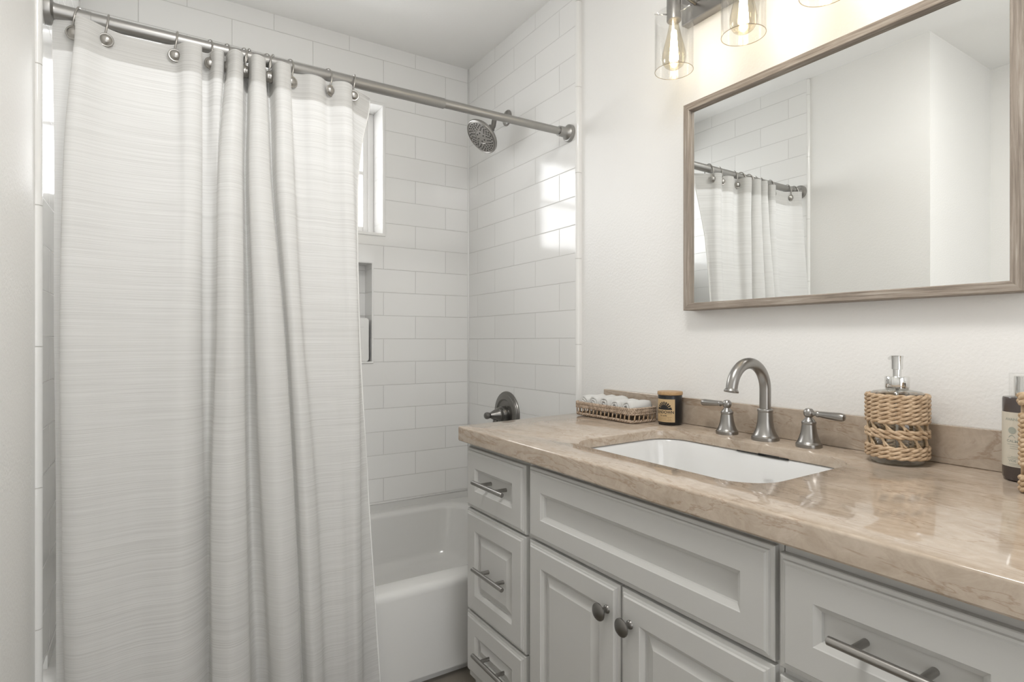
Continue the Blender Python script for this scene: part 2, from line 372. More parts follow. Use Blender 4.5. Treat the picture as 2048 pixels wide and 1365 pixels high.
# ------------------------------------------------------------------ bathtub
t = thing('bathtub', 'white alcove bathtub with a rounded rim behind the shower curtain', 'bathtub', (0.55, 2.04, 0))
bx0, bx1, by0, by1 = XL - 0.008, XR + 0.008, 1.632, YB + 0.012
def ring(i, z, r, fi=None, bi=None, li=None, ri=None): return at_z(rrect(bx0 + (i if li is None else li), bx1 - (i if ri is None else ri), by0 + (i if fi is None else fi), by1 - (i if bi is None else bi), r), z)
bm = bmesh.new(); R = []
R += [ring(0, 0.0, .004, .035, 0, 0, 0), ring(0, 0.030, .004, .035, 0, 0, 0), ring(0, 0.036, .004, .0, 0, 0, 0), ring(0, TUBTOP - 0.024, .004, 0.0, 0, 0, 0)]
for k in range(1, 7): a = PI / 2 * k / 6; R.append(ring(0, TUBTOP - 0.024 + 0.024 * math.sin(a), .004, 0.024 * (1 - math.cos(a)), 0, 0, 0))
R += [ring(0, TUBTOP + 0.001, .004, .05, 0.0, 0, 0)]
R += [ring(0, TUBTOP, .115, .076, .038, .09, .055)]
for k in range(1, 6): a = PI / 2 * k / 5; R.append(ring(0, TUBTOP - 0.022 * (1 - math.cos(a)), .115, .076 + .018 * math.sin(a), .038 + .030 * math.sin(a), .09 + .02 * math.sin(a), .055 + .03 * math.sin(a)))
R += [ring(0, 0.13, .12, .125, .095, .20, .12), ring(0, 0.09, .12, .145, .115, .23, .14), ring(0, 0.075, .10, .18, .15, .27, .18)]
rings_mesh(bm, R, True, True, True)
obj('basin', bm, M['tub'], t, True, 50)
bm = bmesh.new()
box(bm, bx0, bx1, YB - 0.003, YB + 0.02, TUBTOP - 0.002, TILE0 - 0.0005, 0.001); box(bm, XR - 0.003, XR + 0.02, by0 + 0.05, YB, TUBTOP - 0.002, TILE0 - 0.0005, 0.001); box(bm, XL - 0.02, XL + 0.003, by0 + 0.05, YB, TUBTOP - 0.002, TILE0 - 0.0005, 0.001)
obj('tiling_flange', bm, M['tub'], t)

# ------------------------------------------------------------------ shower curtain rod
RY, RZL, RZR = 1.666, H + 0.7545, H + 0.7655
def rz(x): return RZL + (RZR - RZL) * (x - XL) / (XR - XL)
t = thing('curtain_rod', 'brushed nickel tension rod spanning the shower from wall to wall', 'rod', (XL, RY, RZL))
bm = bmesh.new(); tube(bm, [(XL + 0.01, RY, rz(XL + .01)), (0.797, RY, rz(0.797)), (0.799, RY, rz(0.799))], [0.0163, 0.0163, 0.0152], 24); obj('outer_tube', bm, M['rod'], t, True, 40)
bm = bmesh.new(); tube(bm, [(0.79, RY, rz(0.79)), (XR - 0.01, RY, rz(XR - .01))], 0.0136, 24); obj('inner_tube', bm, M['rod'], t, True, 40)
prof = [(0.031, 0.0), (0.0315, 0.004), (0.0305, 0.011), (0.0285, 0.0125), (0.0265, 0.013), (0.0225, 0.018), (0.0195, 0.024), (0.0185, 0.030), (0.0185, 0.050), (0.0180, 0.052), (0.0140, 0.052)]
profl = [(0.0335, 0.0), (0.034, 0.004), (0.0325, 0.012), (0.0300, 0.0135), (0.0220, 0.0150), (0.0190, 0.0165), (0.0182, 0.020), (0.0178, 0.085), (0.0165, 0.0855)]
bm = bmesh.new(); lathe(bm, prof, (XR, RY, RZR), (-1, 0, 0), 36); obj('end_flange', bm, M['rod'], t, True, 30)
bm = bmesh.new(); lathe(bm, profl, (XL, RY, RZL), (1, 0, 0), 36); obj('end_flange', bm, M['rod'], t, True, 30)

# ------------------------------------------------------------------ shower curtain
# plan outline at five heights: (picture column, distance towards the room) for every fold, in the same order
#        edge      ring1      inner      lip        lip2       ring2      p1        p2        p3        ring3     A1        A2        A3        valley    ring4     b1        B lip     B mid     B lip2    back      ring7     C lip     C mid     C lip2    back      ring9     D lip     D mid     D lip2    ring10    e1        e2        e3        ring11    f1        f2        ring12    tail      tail2
PLAN = [
 (0.700, [(104,-.010),(148,.0),(168,-.002),(150,.030),(172,.032),(214,.006),(250,.002),(285,.0),(320,.002),(350,.004),(368,.030),(388,.040),(404,.030),(400,.004),(416,.0),(430,.034),(446,.034),(450,.004),(459,.044),(472,.062),(486,.046),(487,.0),(495,-.030),(497,.002),(503,.048),(516,.062),(531,.046),(530,.002),(537,-.030),(544,.002),(552,.044),(566,.056),(582,.040),(579,.004),(600,.006),(622,.022),(642,.018),(655,.0),(672,.016),(690,.028),(703,.018),(708,-.002),(725,-.024),(739,-.040)]),
 (0.430, [(108,-.015),(135,-.01),(150,.0),(127,.028),(150,.036),(205,.018),(245,.010),(285,.008),(325,.012),(355,.020),(372,.032),(390,.034),(404,.022),(403,-.004),(412,-.008),(424,.0),(433,.012),(435,.016),(440,.042),(462,.062),(484,.044),(485,.002),(490,-.028),(496,.002),(499,.046),(518,.064),(540,.046),(541,.004),(545,-.024),(549,.0),(555,.036),(570,.052),(587,.038),(592,.010),(608,.006),(625,.014),(645,.014),(660,.006),(676,.010),(692,.020),(706,.014),(710,-.004),(712,-.016),(715,-.022)]),
 (0.030, [(108,-.015),(125,-.012),(138,.0),(119,.026),(145,.040),(200,.030),(245,.020),(285,.016),(325,.022),(355,.032),(372,.034),(388,.026),(401,.010),(405,-.008),(414,-.014),(423,-.010),(430,.006),(432,.018),(436,.040),(460,.064),(486,.044),(490,.004),(497,-.022),(506,.004),(511,.044),(538,.068),(566,.048),(567,.010),(569,-.010),(573,.004),(577,.030),(588,.044),(602,.036),(608,.016),(622,.010),(640,.012),(658,.016),(674,.012),(688,.012),(702,.018),(715,.012),(718,-.004),(718,-.014),(719,-.020)]),
 (-.400, [(112,-.015),(124,-.012),(136,.0),(123,.024),(150,.044),(200,.040),(245,.030),(285,.026),(325,.036),(355,.044),(372,.040),(390,.026),(404,.006),(410,-.010),(416,-.016),(420,-.008),(422,.006),(421,.018),(426,.040),(458,.066),(490,.046),(494,.008),(502,-.016),(518,.006),(526,.042),(556,.070),(586,.050),(587,.016),(588,-.002),(592,.010),(598,.030),(612,.044),(628,.034),(636,.018),(650,.014),(665,.018),(680,.022),(692,.018),(702,.016),(712,.018),(720,.010),(722,-.006),(727,-.016),(735,-.022)]),
 (-1.00, [(112,-.010),(126,-.010),(140,.0),(134,.020),(160,.046),(205,.046),(245,.036),(285,.034),(325,.046),(355,.052),(374,.046),(394,.028),(408,.006),(414,-.006),(418,-.010),(421,-.004),(425,.008),(425,.020),(430,.040),(464,.066),(500,.048),(508,.012),(520,-.006),(540,.008),(554,.044),(578,.070),(604,.052),(605,.022),(607,.006),(612,.014),(620,.030),(632,.042),(646,.034),(654,.020),(666,.018),(678,.022),(690,.024),(700,.020),(708,.018),(716,.018),(724,.010),(730,-.002),(744,-.008),(761,-.010)]),
]
_mid = [tuple((a + b) / 2 for a, b in zip(p, q)) for p, q in zip(PLAN[0][1], PLAN[1][1])]
_mid[-2], _mid[-1] = (717, -.022), (723, -.034)
PLAN.insert(1, (0.585, _mid))
def base_y(z):                   # the curtain leans out over the tub front
    k = min(max((0.70 - z) / 1.3, 0), 1); return 1.656 - 0.068 * (k * k * (3 - 2 * k))
PER = 6
def plan_at(i):
    z, pts = PLAN[i]; P = []
    for u, d in pts: y = base_y(z) - d; P.append((ray_x(u, y), y))
    return catmull(P, PER)
PL = [plan_at(i) for i in range(6)]; PZ = [p[0] for p in PLAN]; NC = len(PL[0])
def cloth_point(j, z):
    z_ = min(z, PZ[0])
    i = 0
    while i < 4 and z_ < PZ[i + 1]: i += 1
    t = (PZ[i] - z_) / (PZ[i] - PZ[i + 1]); out = []
    for c in range(2):
        def sl(k): 
            a, b = max(k - 1, 0), min(k + 1, 5); return (PL[b][j][c] - PL[a][j][c]) / (PZ[a] - PZ[b])
        h = PZ[i] - PZ[i + 1]; p0, p1, m0, m1 = PL[i][j][c], PL[i + 1][j][c], sl(i) * h, sl(i + 1) * h
        out.append((2*t**3-3*t**2+1)*p0 + (t**3-2*t**2+t)*m0 + (-2*t**3+3*t**2)*p1 + (t**3-t**2)*m1)
    return out
arc = [0.0]
for j in range(1, NC): arc.append(arc[-1] + math.dist(PL[3][j], PL[3][j - 1]))
JR2, JR3 = 5 * PER, 9 * PER
def top_z(j):
    s = 0.0
    if JR2 <= j <= JR3: s = 0.008 * math.sin(PI * (j - JR2) / (JR3 - JR2))
    return 0.7385 - s
def cloth_sheet(z_top, z_bot, n, off=0.0, ripple=True):
    bm = bmesh.new(); uvl = bm.loops.layers.uv.new('UVMap'); G = []
    for i in range(n + 1):
        row = []
        for j in range(NC):
            zt_ = top_z(j) - z_top; z = zt_ + (z_bot - zt_) * i / n; x, y = cloth_point(j, z)
            y += 0.0022 * math.sin(9 * z + 14 * x) * min(1, max(0, 0.6 - z)) if ripple else 0
            row.append((bm.verts.new((x, y + off, H + z)), arc[j], z))
        G.append(row)
    for i in range(n):
        for j in range(NC - 1):
            q = (G[i][j], G[i][j + 1], G[i + 1][j + 1], G[i + 1][j]); f = bm.faces.new([a[0] for a in q])
            for lp, a in zip(f.loops, q): lp[uvl].uv = (a[1], a[2])
    return bm
t = thing('shower_curtain', 'off-white slub-weave shower curtain bunched in folds across the left of the tub', 'curtain', (0.15, 1.60, 0.03))
obj('cloth_panel', cloth_sheet(0.0, -1.035, 70), M['cloth'], t, True)
bm = cloth_sheet(0.0005, 0.668, 6, 0.0022, False); obj('top_hem', bm, M['hem'], t, True)
# narrow stitched border down the free edge of the cloth at the right
bm = bmesh.new(); pts = []
for i in range(60):
    z = 0.735 - i / 59 * 1.765; x, y = cloth_point(NC - 1, z); pts.append((x, y, H + z))
tube(bm, pts, 0.0022, 6); obj('side_hem', bm, M['softwhite'], t, True)

# ------------------------------------------------------------------ the twelve hooks
def make_hook():
    t = thing('curtain_hook', '', 'hook', (0, 0, 0), 'hooks on the shower curtain rod')
    bm = bmesh.new(); pts = []
    for k in range(36):
        a = 2 * PI * k / 36; pts.append((0.0055 * math.sin(a + 0.5), -0.0225 * math.cos(a) * (1 - 0.12 * math.sin(a)), -0.0115 + 0.0325 * math.sin(a)))
    tube(bm, pts, 0.0021, 8, True); obj('wire_loop', bm, M['hook'], t, True)
    bm = bmesh.new(); lathe(bm, [(0.0145, 0), (0.0158, 0.0015), (0.0158, 0.003), (0.0145, 0.0042), (0.0128, 0.0040), (0.0118, 0.0050), (0.0095, 0.0080), (0.0055, 0.0100), (0.0, 0.0106)], (0, -0.0185, -0.0475), (0, -1, -0.10), 28)
    obj('button', bm, M['hook'], t, True, 40); return t
hook0 = make_hook()
HOOKS = [(155, -0.30), (212, 0.05), (350, 0.0), (415, 0.30), (449, 0.35), (483, 0.35), (496, -0.5), (529, 0.5), (543, -0.45), (576, 0.35), (652, 0.42), (705, -0.15)]
ORD = ['first hook from the left wall, half hidden by a fold of curtain', 'second hook from the left wall, at the left end of the wide flat panel', 'third hook from the left wall, at the right end of the wide flat panel',
       'fourth hook from the left wall, just right of the wide flat panel', 'fifth hook from the left wall, its button peeping past a narrow fold', 'sixth hook from the left wall, behind the tallest curtain fold',
       'seventh hook from the left wall, left of the middle fold', 'eighth hook from the left wall, right of the middle fold', 'ninth hook from the left wall, button touching its left neighbour',
       'tenth hook from the left wall, mostly behind the last fold', 'eleventh hook from the left wall, second from the open end of the curtain', 'last hook on the rod, at the open end of the curtain by the window']
for i, ((u, rzz), lab) in enumerate(zip(HOOKS, ORD)):
    o = hook0 if i == 0 else copy_tree(hook0)
    x = ray_x(u, RY); o.location = (x, RY, rz(x)); o.rotation_euler = (0, 0, rzz); o['label'] = 'round-button metal ' + lab
    w_ = o['label'].split()
    if len(w_) > 16: o['label'] = ' '.join(w_[:16])

# ------------------------------------------------------------------ shower head
FY, FZ = 2.1014, H + 0.9655
t = thing('showerhead', 'round brushed nickel showerhead on a bent arm above the tub', 'showerhead', (XR, FY, FZ))
bm = bmesh.new(); lathe(bm, [(0.034, 0.0), (0.034, 0.003), (0.031, 0.007), (0.019, 0.010), (0.0125, 0.012)], (XR, FY, FZ), (-1, 0, 0), 36); obj('wall_flange', bm, M['nickel'], t, True, 40)
HX, HZ = 1.1830, H + 0.862; nn = Vector((-0.72, 0.0, -0.69)).normalized(); hb = Vector((HX, FY - 0.004, HZ))
neck = hb - nn * 0.062
bm = bmesh.new(); tube(bm, catmull([(XR, FY, FZ), (XR - 0.035, FY, FZ + 0.0), (XR - 0.062, FY, FZ - 0.012), tuple(neck - nn * 0.012), tuple(neck)], 6), 0.0102, 14); obj('arm', bm, M['pewter'], t, True, 40)
bm = bmesh.new(); lathe(bm, [(0.011, -0.002), (0.0165, 0.0), (0.0165, 0.020), (0.0150, 0.022), (0.0125, 0.024)], neck, nn, 24); obj('swivel_nut', bm, M['pewter'], t, True, 30)
bm = bmesh.new(); lathe(bm, [(0.013, -0.040), (0.017, -0.034), (0.024, -0.027), (0.040, -0.019), (0.060, -0.014), (0.072, -0.009), (0.0775, -0.002), (0.0780, 0.004), (0.0765, 0.008), (0.0735, 0.0095), (0.0715, 0.0085), (0.070, 0.006)], hb, nn, 48)
hd = obj('head', bm, M['nickel'], t, True, 40)
bm = bmesh.new(); lathe(bm, [(0.0705, 0.004), (0.0705, 0.0068), (0.068, 0.0085), (0.030, 0.0095), (0.028, 0.0080), (0.024, 0.0085), (0.0, 0.0095)], hb, nn, 40, True, True); obj('spray_face', bm, M['nickel'], hd, True, 25)
hx, hy, hz = frame_of(nn)
bm = bmesh.new()
for ri, (rr, cnt) in enumerate([(0.019, 6), (0.036, 12), (0.0445, 18), (0.053, 24), (0.0615, 24)]):
    for k in range(cnt):
        a = 2 * PI * (k + 0.5 * (ri % 2)) / cnt; c = hb + hz * 0.0085 + (hx * math.cos(a) + hy * math.sin(a)) * rr
        lathe(bm, [(0.0031, 0.0), (0.0028, 0.0018), (0.0014, 0.0024)], c, nn, 8)
o = obj('spray_nozzles', bm, M['nozzle'], hd, True, 40); o['kind'] = 'stuff'

# ------------------------------------------------------------------ shower valve
VY, VZ = 2.1014, H - 0.3165
t = thing('shower_valve', 'dark nickel shower valve with round plate and tapered handle, rising above the counter end', 'shower valve', (XR, VY, VZ))
bm = bmesh.new(); lathe(bm, [(0.098, 0.0), (0.0985, 0.004), (0.096, 0.008), (0.091, 0.009), (0.090, 0.011), (0.086, 0.012), (0.084, 0.014), (0.066, 0.018), (0.064, 0.017), (0.060, 0.012), (0.036, 0.012)], (XR, VY, VZ), (-1, 0, 0), 56); obj('escutcheon', bm, M['pewter'], t, True, 30)
bm = bmesh.new(); lathe(bm, [(0.036, 0.010), (0.0345, 0.035), (0.0335, 0.037)], (XR, VY, VZ), (-1, 0, 0), 32); obj('valve_sleeve', bm, M['pewter'], t, True, 40)
bm = bmesh.new(); lathe(bm, [(0.030, 0.034), (0.0325, 0.036), (0.0325, 0.042), (0.0305, 0.043), (0.0310, 0.047), (0.0285, 0.049), (0.0270, 0.052), (0.0200, 0.070), (0.0135, 0.084), (0.0115, 0.088), (0.0125, 0.091), (0.0140, 0.096), (0.0150, 0.102), (0.0135, 0.109), (0.009, 0.113), (0.0, 0.115)], (XR, VY, VZ), (-1, 0, 0), 32); hh = obj('handle', bm, M['pewter'], t, True, 30)
bm = bmesh.new(); tube(bm, [(XR - 0.058, VY, VZ - 0.012), (XR - 0.066, VY, VZ - 0.045), (XR - 0.070, VY, VZ - 0.085)], [0.012, 0.009, 0.0075], 14); obj('lever', bm, M['pewter'], hh, True, 40)

# ------------------------------------------------------------------ niche bottle
nx1 = 0.8195; ny = 2.468; nb = NICHE[2]
t = thing('bottle', 'flat white bottle with rounded corners standing in the tiled wall niche', 'bottle', (nx1 - 0.06, ny + 0.02, nb))
def rprism(x0, x1, z0, z1, r, y0, y1, bm):
    lp = rrect(x0, x1, z0, z1, r, 6); e = 0.0025
    li = rrect(x0 + e, x1 - e, z0 + e, z1 - e, r - e, 6)
    rings_mesh(bm, [[(p[0], y0, p[1]) for p in li], [(p[0], y0 + e, p[1]) for p in lp], [(p[0], y1 - e, p[1]) for p in lp], [(p[0], y1, p[1]) for p in li]], True, True, True)
bm = bmesh.new(); rprism(nx1 - 0.12, nx1, nb + 0.001, nb + 0.193, 0.013, ny, ny + 0.018, bm); obj('front_shell', bm, M['whiteplastic'], t, True, 40)
bm = bmesh.new(); rprism(nx1 - 0.119, nx1 + 0.0005, nb, nb + 0.190, 0.012, ny + 0.018, ny + 0.045, bm); obj('back_shell', bm, M['edgegrey'], t, True, 40)  # back half in darker grey, showing as a thin dark edge line
bm = bmesh.new()
bm.free()
for (dz, n) in ((0.152, 0.022), (0.058, 0.016), (0.030, 0.010)):
    bm = bmesh.new(); box(bm, nx1 - 0.045, nx1 - 0.045 + n, ny - 0.0003, ny + 0.001, nb + dz, nb + dz + 0.0018); obj('print_line', bm, M['faint'], t)

# ------------------------------------------------------------------ vanity: three cabinet units
FX = 0.770                      # front plane of doors and drawers
def front(bm, y0, y1, z0, z1, raised, m=0.053):
    prof = [(0.0, 0.789), (0.0, FX + 0.0085), (0.0012, FX + 0.0072), (0.0065, FX + 0.0066), (0.0075, FX + 0.0030), (0.0105, FX + 0.0024), (0.0130, FX), (m, FX), (m + 0.0015, FX + 0.0015), (m + 0.0090, FX + 0.0065), (m + 0.0098, FX + 0.0115)]
    if raised: prof += [(m + 0.0130, FX + 0.0115), (m + 0.0300, FX + 0.0045), (m + 0.0320, FX + 0.0035)]
    R = [[(x, y0 + i, z0 + i), (x, y1 - i, z0 + i), (x, y1 - i, z1 - i), (x, y0 + i, z1 - i)] for i, x in prof]
    rings_mesh(bm, R, True, True, True); return bm
def pull(par, y, z, half):       # bar pull with two posts
    bm = bmesh.new(); tube(bm, [(0.745, y - half, z), (0.745, y - half + 0.0008, z), (0.745, y + half - 0.0008, z), (0.745, y + half, z)], [0.0052, 0.006, 0.006, 0.0052], 16)
    for s in (-1, 1): tube(bm, [(0.745, y + s * 0.0385, z), (FX + 0.0125, y + s * 0.0385, z)], 0.0052, 12)
    return obj('bar_pull', bm, M['nickel'], par, True, 40)
def knob(par, y, z):
    bm = bmesh.new(); lathe(bm, [(0.0085, 0.0), (0.0080, 0.002), (0.0058, 0.004), (0.0056, 0.014), (0.0075, 0.017), (0.0155, 0.0195), (0.0175, 0.0215), (0.0172, 0.0235), (0.0150, 0.0255), (0.0080, 0.0272), (0.0, 0.0278)], (FX, y, z), (-1, 0, 0), 28)
    return obj('knob', bm, M['pewter'], par, True, 35)
ZT, ZB = H - 0.2886, 0.10        # top and bottom of the carcasses
def carcass(par, y0, y1):
    bm = bmesh.new(); box(bm, 0.789, 0.808, y0, y1, ZB, ZT)
    box(bm, 0.808, 1.325, y0, y0 + 0.016, 0.0, ZT); box(bm, 0.808, 1.325, y1 - 0.016, y1, 0.0, ZT)
    box(bm, 0.808, 1.325, y0 + 0.016, y1 - 0.016, ZB, ZB + 0.016); box(bm, 0.85, 0.865, y0 + 0.016, y1 - 0.016, 0.0, ZB)
    return obj('carcass', bm, M['cabin'], par)
def unit_drawers(y0, y1, label, zs, pulls):
    t = thing('drawer_cabinet', label, 'cabinet', (0.9, (y0 + y1) / 2, 0), 'white vanity cabinet units')
    carcass(t, y0 + (0.0015 if y0 > 1 else 0.0), y1 + (0.008 if y0 > 1 else -0.0015))
    for i, (za, zb) in enumerate(zs):
        bm = bmesh.new(); front(bm, y0 + 0.002, y1, za, zb, i > 0); d = obj('drawer', bm, M['cab'], t)
        pull(d, (y0 + y1) / 2 - 0.012 if y0 > 1 else 0.3405, (za + zb) / 2 + (0.003 if i == 0 else 0.0) - (0 if y0 > 1 else 0.001), pulls)
    return t
ZS = [(H - 0.4745, H - 0.3050), (H - 0.7680, H - 0.4800), (0.125, H - 0.7735)]
unit_drawers(1.159, 1.463, 'three-drawer white vanity cabinet beside the bathtub', ZS, 0.078)
unit_drawers(0.190, 0.4955, 'white vanity drawer cabinet at the right edge, seen only by its top drawers', [(H - 0.4745, H - 0.3085), (H - 0.772, H - 0.4870), (0.125, H - 0.778)], 0.068)
t = thing('sink_cabinet', 'white two-door vanity cabinet with a false drawer panel under the sink', 'cabinet', (0.9, 0.824, 0), 'white vanity cabinet units')
carcass(t, 0.4955, 1.1590)
bm = bmesh.new(); front(bm, 0.5035, 1.1447, H - 0.4725, H - 0.3020, False); obj('false_drawer_panel', bm, M['cab'], t)
bm = bmesh.new(); front(bm, 0.8300, 1.1447, 0.125, H - 0.4785, True); d = obj('door', bm, M['cab'], t); knob(d, 0.861, H - 0.5345)
bm = bmesh.new(); front(bm, 0.5035, 0.8255, 0.125, H - 0.4785, True); d = obj('door', bm, M['cab'], t); knob(d, 0.7965, H - 0.5385)

# ------------------------------------------------------------------ countertop, backsplash, sink
def zt(x): return H - 0.247 + (x - 0.755) / 0.55 * 0.007        # the slab sits very slightly out of level
def warp(bm, skew=True):
    for v in bm.verts:
        x = v.co.x; v.co.z += zt(x) - H
        if skew: v.co.y += (x - 0.755) * 0.042 * min(1, max(0, (v.co.y - 1.2) / 0.29))
CX0, CX1, CY0, CY1 = 0.755, 1.3285, 0.155, 1.488
SX0, SX1, SY0, SY1 = 0.860, 1.205, 0.592, 1.105
def oring(i, z, r=0.012): return at_z(rrect(CX0 + i, CX1, CY0 + i, CY1 - i, max(r - i, 0.002), 5), H + z)
def sring(i, z, r=0.075): return at_z(rrect(SX0 - i, SX1 + i, SY0 - i, SY1 + i, r + i, 12), H + z)
bm = bmesh.new(); top_o = oring(0.0045, 0.0); e = 0.0045
R = [top_o] + [oring(e * (1 - math.sin(a)), -e * (1 - math.cos(a))) for a in (PI / 8, PI / 4, 3 * PI / 8, PI / 2)] + [oring(0, -0.038), oring(0.002, -0.041), oring(0.030, -0.041), oring(0.030, -0.0235)]
vo = rings_mesh(bm, R)
Rs = [sring(0.003, 0.0)] + [sring(0.003 * (1 - math.sin(a)), -0.003 * (1 - math.cos(a))) for a in (PI / 4, PI / 2)] + [sring(0.0, -0.0225), sring(0.001, -0.0235)]
vs_ = rings_mesh(bm, Rs)
def fill(la, lb):
    es = []
    for lp in (la, lb):
        for i in range(len(lp)):
            a, b = lp[i], lp[(i + 1) % len(lp)]; es.append(bm.edges.get((a, b)) or bm.edges.new((a, b)))
    bmesh.ops.triangle_fill(bm, use_beauty=True, use_dissolve=False, edges=es)
fill(vo[0], vs_[0]); fill(vo[-1], vs_[-1]); warp(bm)
tag(obj('countertop', bm, M['stone'], None, True, 30), 'polished beige stone countertop with a sink cutout on the white vanity', 'countertop')
bm = bmesh.new(); box(bm, 1.312, 1.3295, 0.155, 1.483, zt(1.32) + 0.0003, H - 0.1645, 0.0015)
tag(obj('backsplash', bm, M['stone'], None), 'low beige stone backsplash strip along the wall behind the faucet', 'backsplash')
t = thing('sink', 'white rectangular undermount sink sunk in the beige countertop', 'sink', (1.03, 0.85, H - 0.40))
bm = bmesh.new()
R = [sring(0.030, -0.0385), sring(0.030, -0.0248), sring(0.006, -0.0248), sring(0.003, -0.026), sring(0.001, -0.030)]
for d, i in ((0.06, -0.006), (0.10, -0.014), (0.125, -0.022), (0.140, -0.034), (0.150, -0.056), (0.155, -0.09)): R.append(sring(i, -d, 0.075))
R.append(sring(-0.13, -0.158, 0.135)); rings_mesh(bm, R, True, False, True); warp(bm, False); obj('basin', bm, M['porcelain'], t, True, 60)
bm = bmesh.new(); lathe(bm, [(0.022, 0.0), (0.024, 0.002), (0.022, 0.004), (0.010, 0.003), (0.0, 0.002)], (1.03, 0.85, H - 0.401), (0, 0, 1), 28); obj('drain', bm, M['nickel'], t, True, 40)
bm = bmesh.new()                # blackened sealant at the back joint
for (a, b, hgt) in ((0.800, 0.880, 0.0016), (0.770, 0.822, 0.0042), (0.748, 0.772, 0.0030)): box(bm, SX1 - 0.0012, SX1 + 0.004, a, b, zt(SX1) - 0.0245 - hgt * 0.5, zt(SX1) - 0.0235 + hgt * 0.6, 0.0005)
obj('worn_sealant', bm, M['dark'], t)
tb = text_mesh('VIGO', 0.011)
for v in tb.verts: v.co = Vector((SX1 - 0.0128 + (v.co.y) * 0.24, 0.79 - v.co.x, H - 0.0805 + v.co.y))
warp(tb, False); obj('faint_lettering', tb, M['faint'], t)

# ------------------------------------------------------------------ faucet
fx, fy = 1.2666, 0.8455; fz = zt(fx)
t = thing('faucet', 'brushed nickel widespread faucet with a high arched spout and two lever handles', 'faucet', (fx, fy, fz))
def bell(bm, c, s, h):
    lathe(bm, [(0.0318 * s, 0.0), (0.0322 * s, 0.003), (0.0318 * s, 0.0075), (0.0300 * s, 0.0095), (0.0285 * s, 0.0105), (0.0270 * s, 0.0135), (0.0235 * s, 0.021), (0.0200 * s, 0.032), (0.0180 * s, 0.045), (0.0168 * s, h - 0.004), (0.0176 * s, h - 0.003), (0.0180 * s, h - 0.0015), (0.0180 * s, h + 0.0015), (0.0172 * s, h + 0.003), (0.0140 * s, h + 0.004)], c, (0, 0, 1), 40)
bm = bmesh.new(); bell(bm, (fx, fy, fz), 1.0, 0.072); obj('spout_base', bm, M['nickel'], t, True, 32)
ar = 0.0640; top = H - 0.1170; pts = [(fx, fy, fz + 0.070), (fx, fy, fz + 0.10), (fx, fy, top)]
for k in range(1, 25): a = PI * 0.955 * k / 24; pts.append((fx - ar + ar * math.cos(a), fy, top + ar * math.sin(a)))
e1 = Vector(pts[-1]); dr = (Vector(pts[-1]) - Vector(pts[-2])).normalized()
bm = bmesh.new(); tube(bm, pts + [tuple(e1 + dr * 0.006)], 0.0132, 22); sp = obj('spout', bm, M['nickel'], t, True, 50)
bm = bmesh.new(); lathe(bm, [(0.0134, 0.0), (0.0160, 0.004), (0.0166, 0.006), (0.0160, 0.008), (0.0120, 0.008), (0.0110, 0.006)], e1 + dr * 0.003, dr, 28); obj('aerator', bm, M['nickel'], sp, True, 30)
for y, s in ((0.9543, 1), (0.7364, -1)):
    bm = bmesh.new(); bell(bm, (fx, y, fz), 0.86, 0.055)
    lathe(bm, [(0.0135, 0.058), (0.0120, 0.061), (0.0085, 0.065), (0.0070, 0.0675), (0.0088, 0.069), (0.0108, 0.0725), (0.0115, 0.077), (0.0105, 0.082), (0.0070, 0.0865), (0.0, 0.088)], (fx, y, fz), (0, 0, 1), 28)
    hb_ = obj('handle_base', bm, M['nickel'], t, True, 32)
    bm = bmesh.new(); lathe(bm, [(0.0048, 0.006), (0.0048, 0.017), (0.0072, 0.0195), (0.0072, 0.0225), (0.0060, 0.0245), (0.0066, 0.028), (0.0082, 0.050), (0.0092, 0.068), (0.0090, 0.074), (0.0070, 0.0785), (0.0, 0.0800)], (fx, y, fz + 0.077), (0, s, -0.03), 22); obj('lever', bm, M['nickel'], hb_, True, 35)

# ------------------------------------------------------------------ woven tray of rolled washcloths
def rope_ring(bm, loop, z, off, rad, twists, seg=6, sub=4, flip=1):
    # two strands twisted round a closed loop of plan points
    n = len(loop); L_ = [0.0]
    for i in range(n): L_.append(L_[-1] + math.dist(loop[i], loop[(i + 1) % n]))
    tot = L_[-1]; cnt = twists * sub * 2
    for s in (0, 1):
        pts = []
        for k in range(cnt):
            d = tot * k / cnt; i = max(j for j in range(n) if L_[j] <= d + 1e-9); f = (d - L_[i]) / max(L_[i + 1] - L_[i], 1e-9)
            a, b = loop[i], loop[(i + 1) % n]; px, py = a[0] + (b[0] - a[0]) * f, a[1] + (b[1] - a[1]) * f
            tx, ty = b[0] - a[0], b[1] - a[1]; l = math.hypot(tx, ty) or 1; nx, ny = ty / l, -tx / l
            ph = flip * 2 * PI * twists * k / cnt + s * PI
            pts.append((px + nx * off * math.cos(ph), py + ny * off * math.cos(ph), z + off * math.sin(ph)))
        tube(bm, pts, rad, seg, True)
TX0, TX1, TY0, TY1 = 1.178, 1.284, 1.209, 1.474
tz = zt(1.23) + 0.0012
t = thing('woven_tray', 'low rectangular woven seagrass tray on the counter end by the shower', 'tray', ((TX0 + TX1) / 2, (TY0 + TY1) / 2, tz))
bm = bmesh.new(); lp = rrect(TX0 + 0.003, TX1 - 0.003, TY0 + 0.003, TY1 - 0.003, 0.012, 4); rings_mesh(bm, [at_z(lp, tz), at_z(lp, tz + 0.004)], True, True, True); obj('tray_base', bm, M['reed_grey'], t)
bm = bmesh.new(); rope_ring(bm, rrect(TX0 + 0.003, TX1 - 0.003, TY0 + 0.003, TY1 - 0.003, 0.014, 4), tz + 0.0046, 0.0022, 0.0026, 34); obj('bottom_braid', bm, M['reed_grey'], t, True)
bm = bmesh.new()
lpo = rrect(TX0 + 0.002, TX1 - 0.002, TY0 + 0.002, TY1 - 0.002, 0.014, 4)
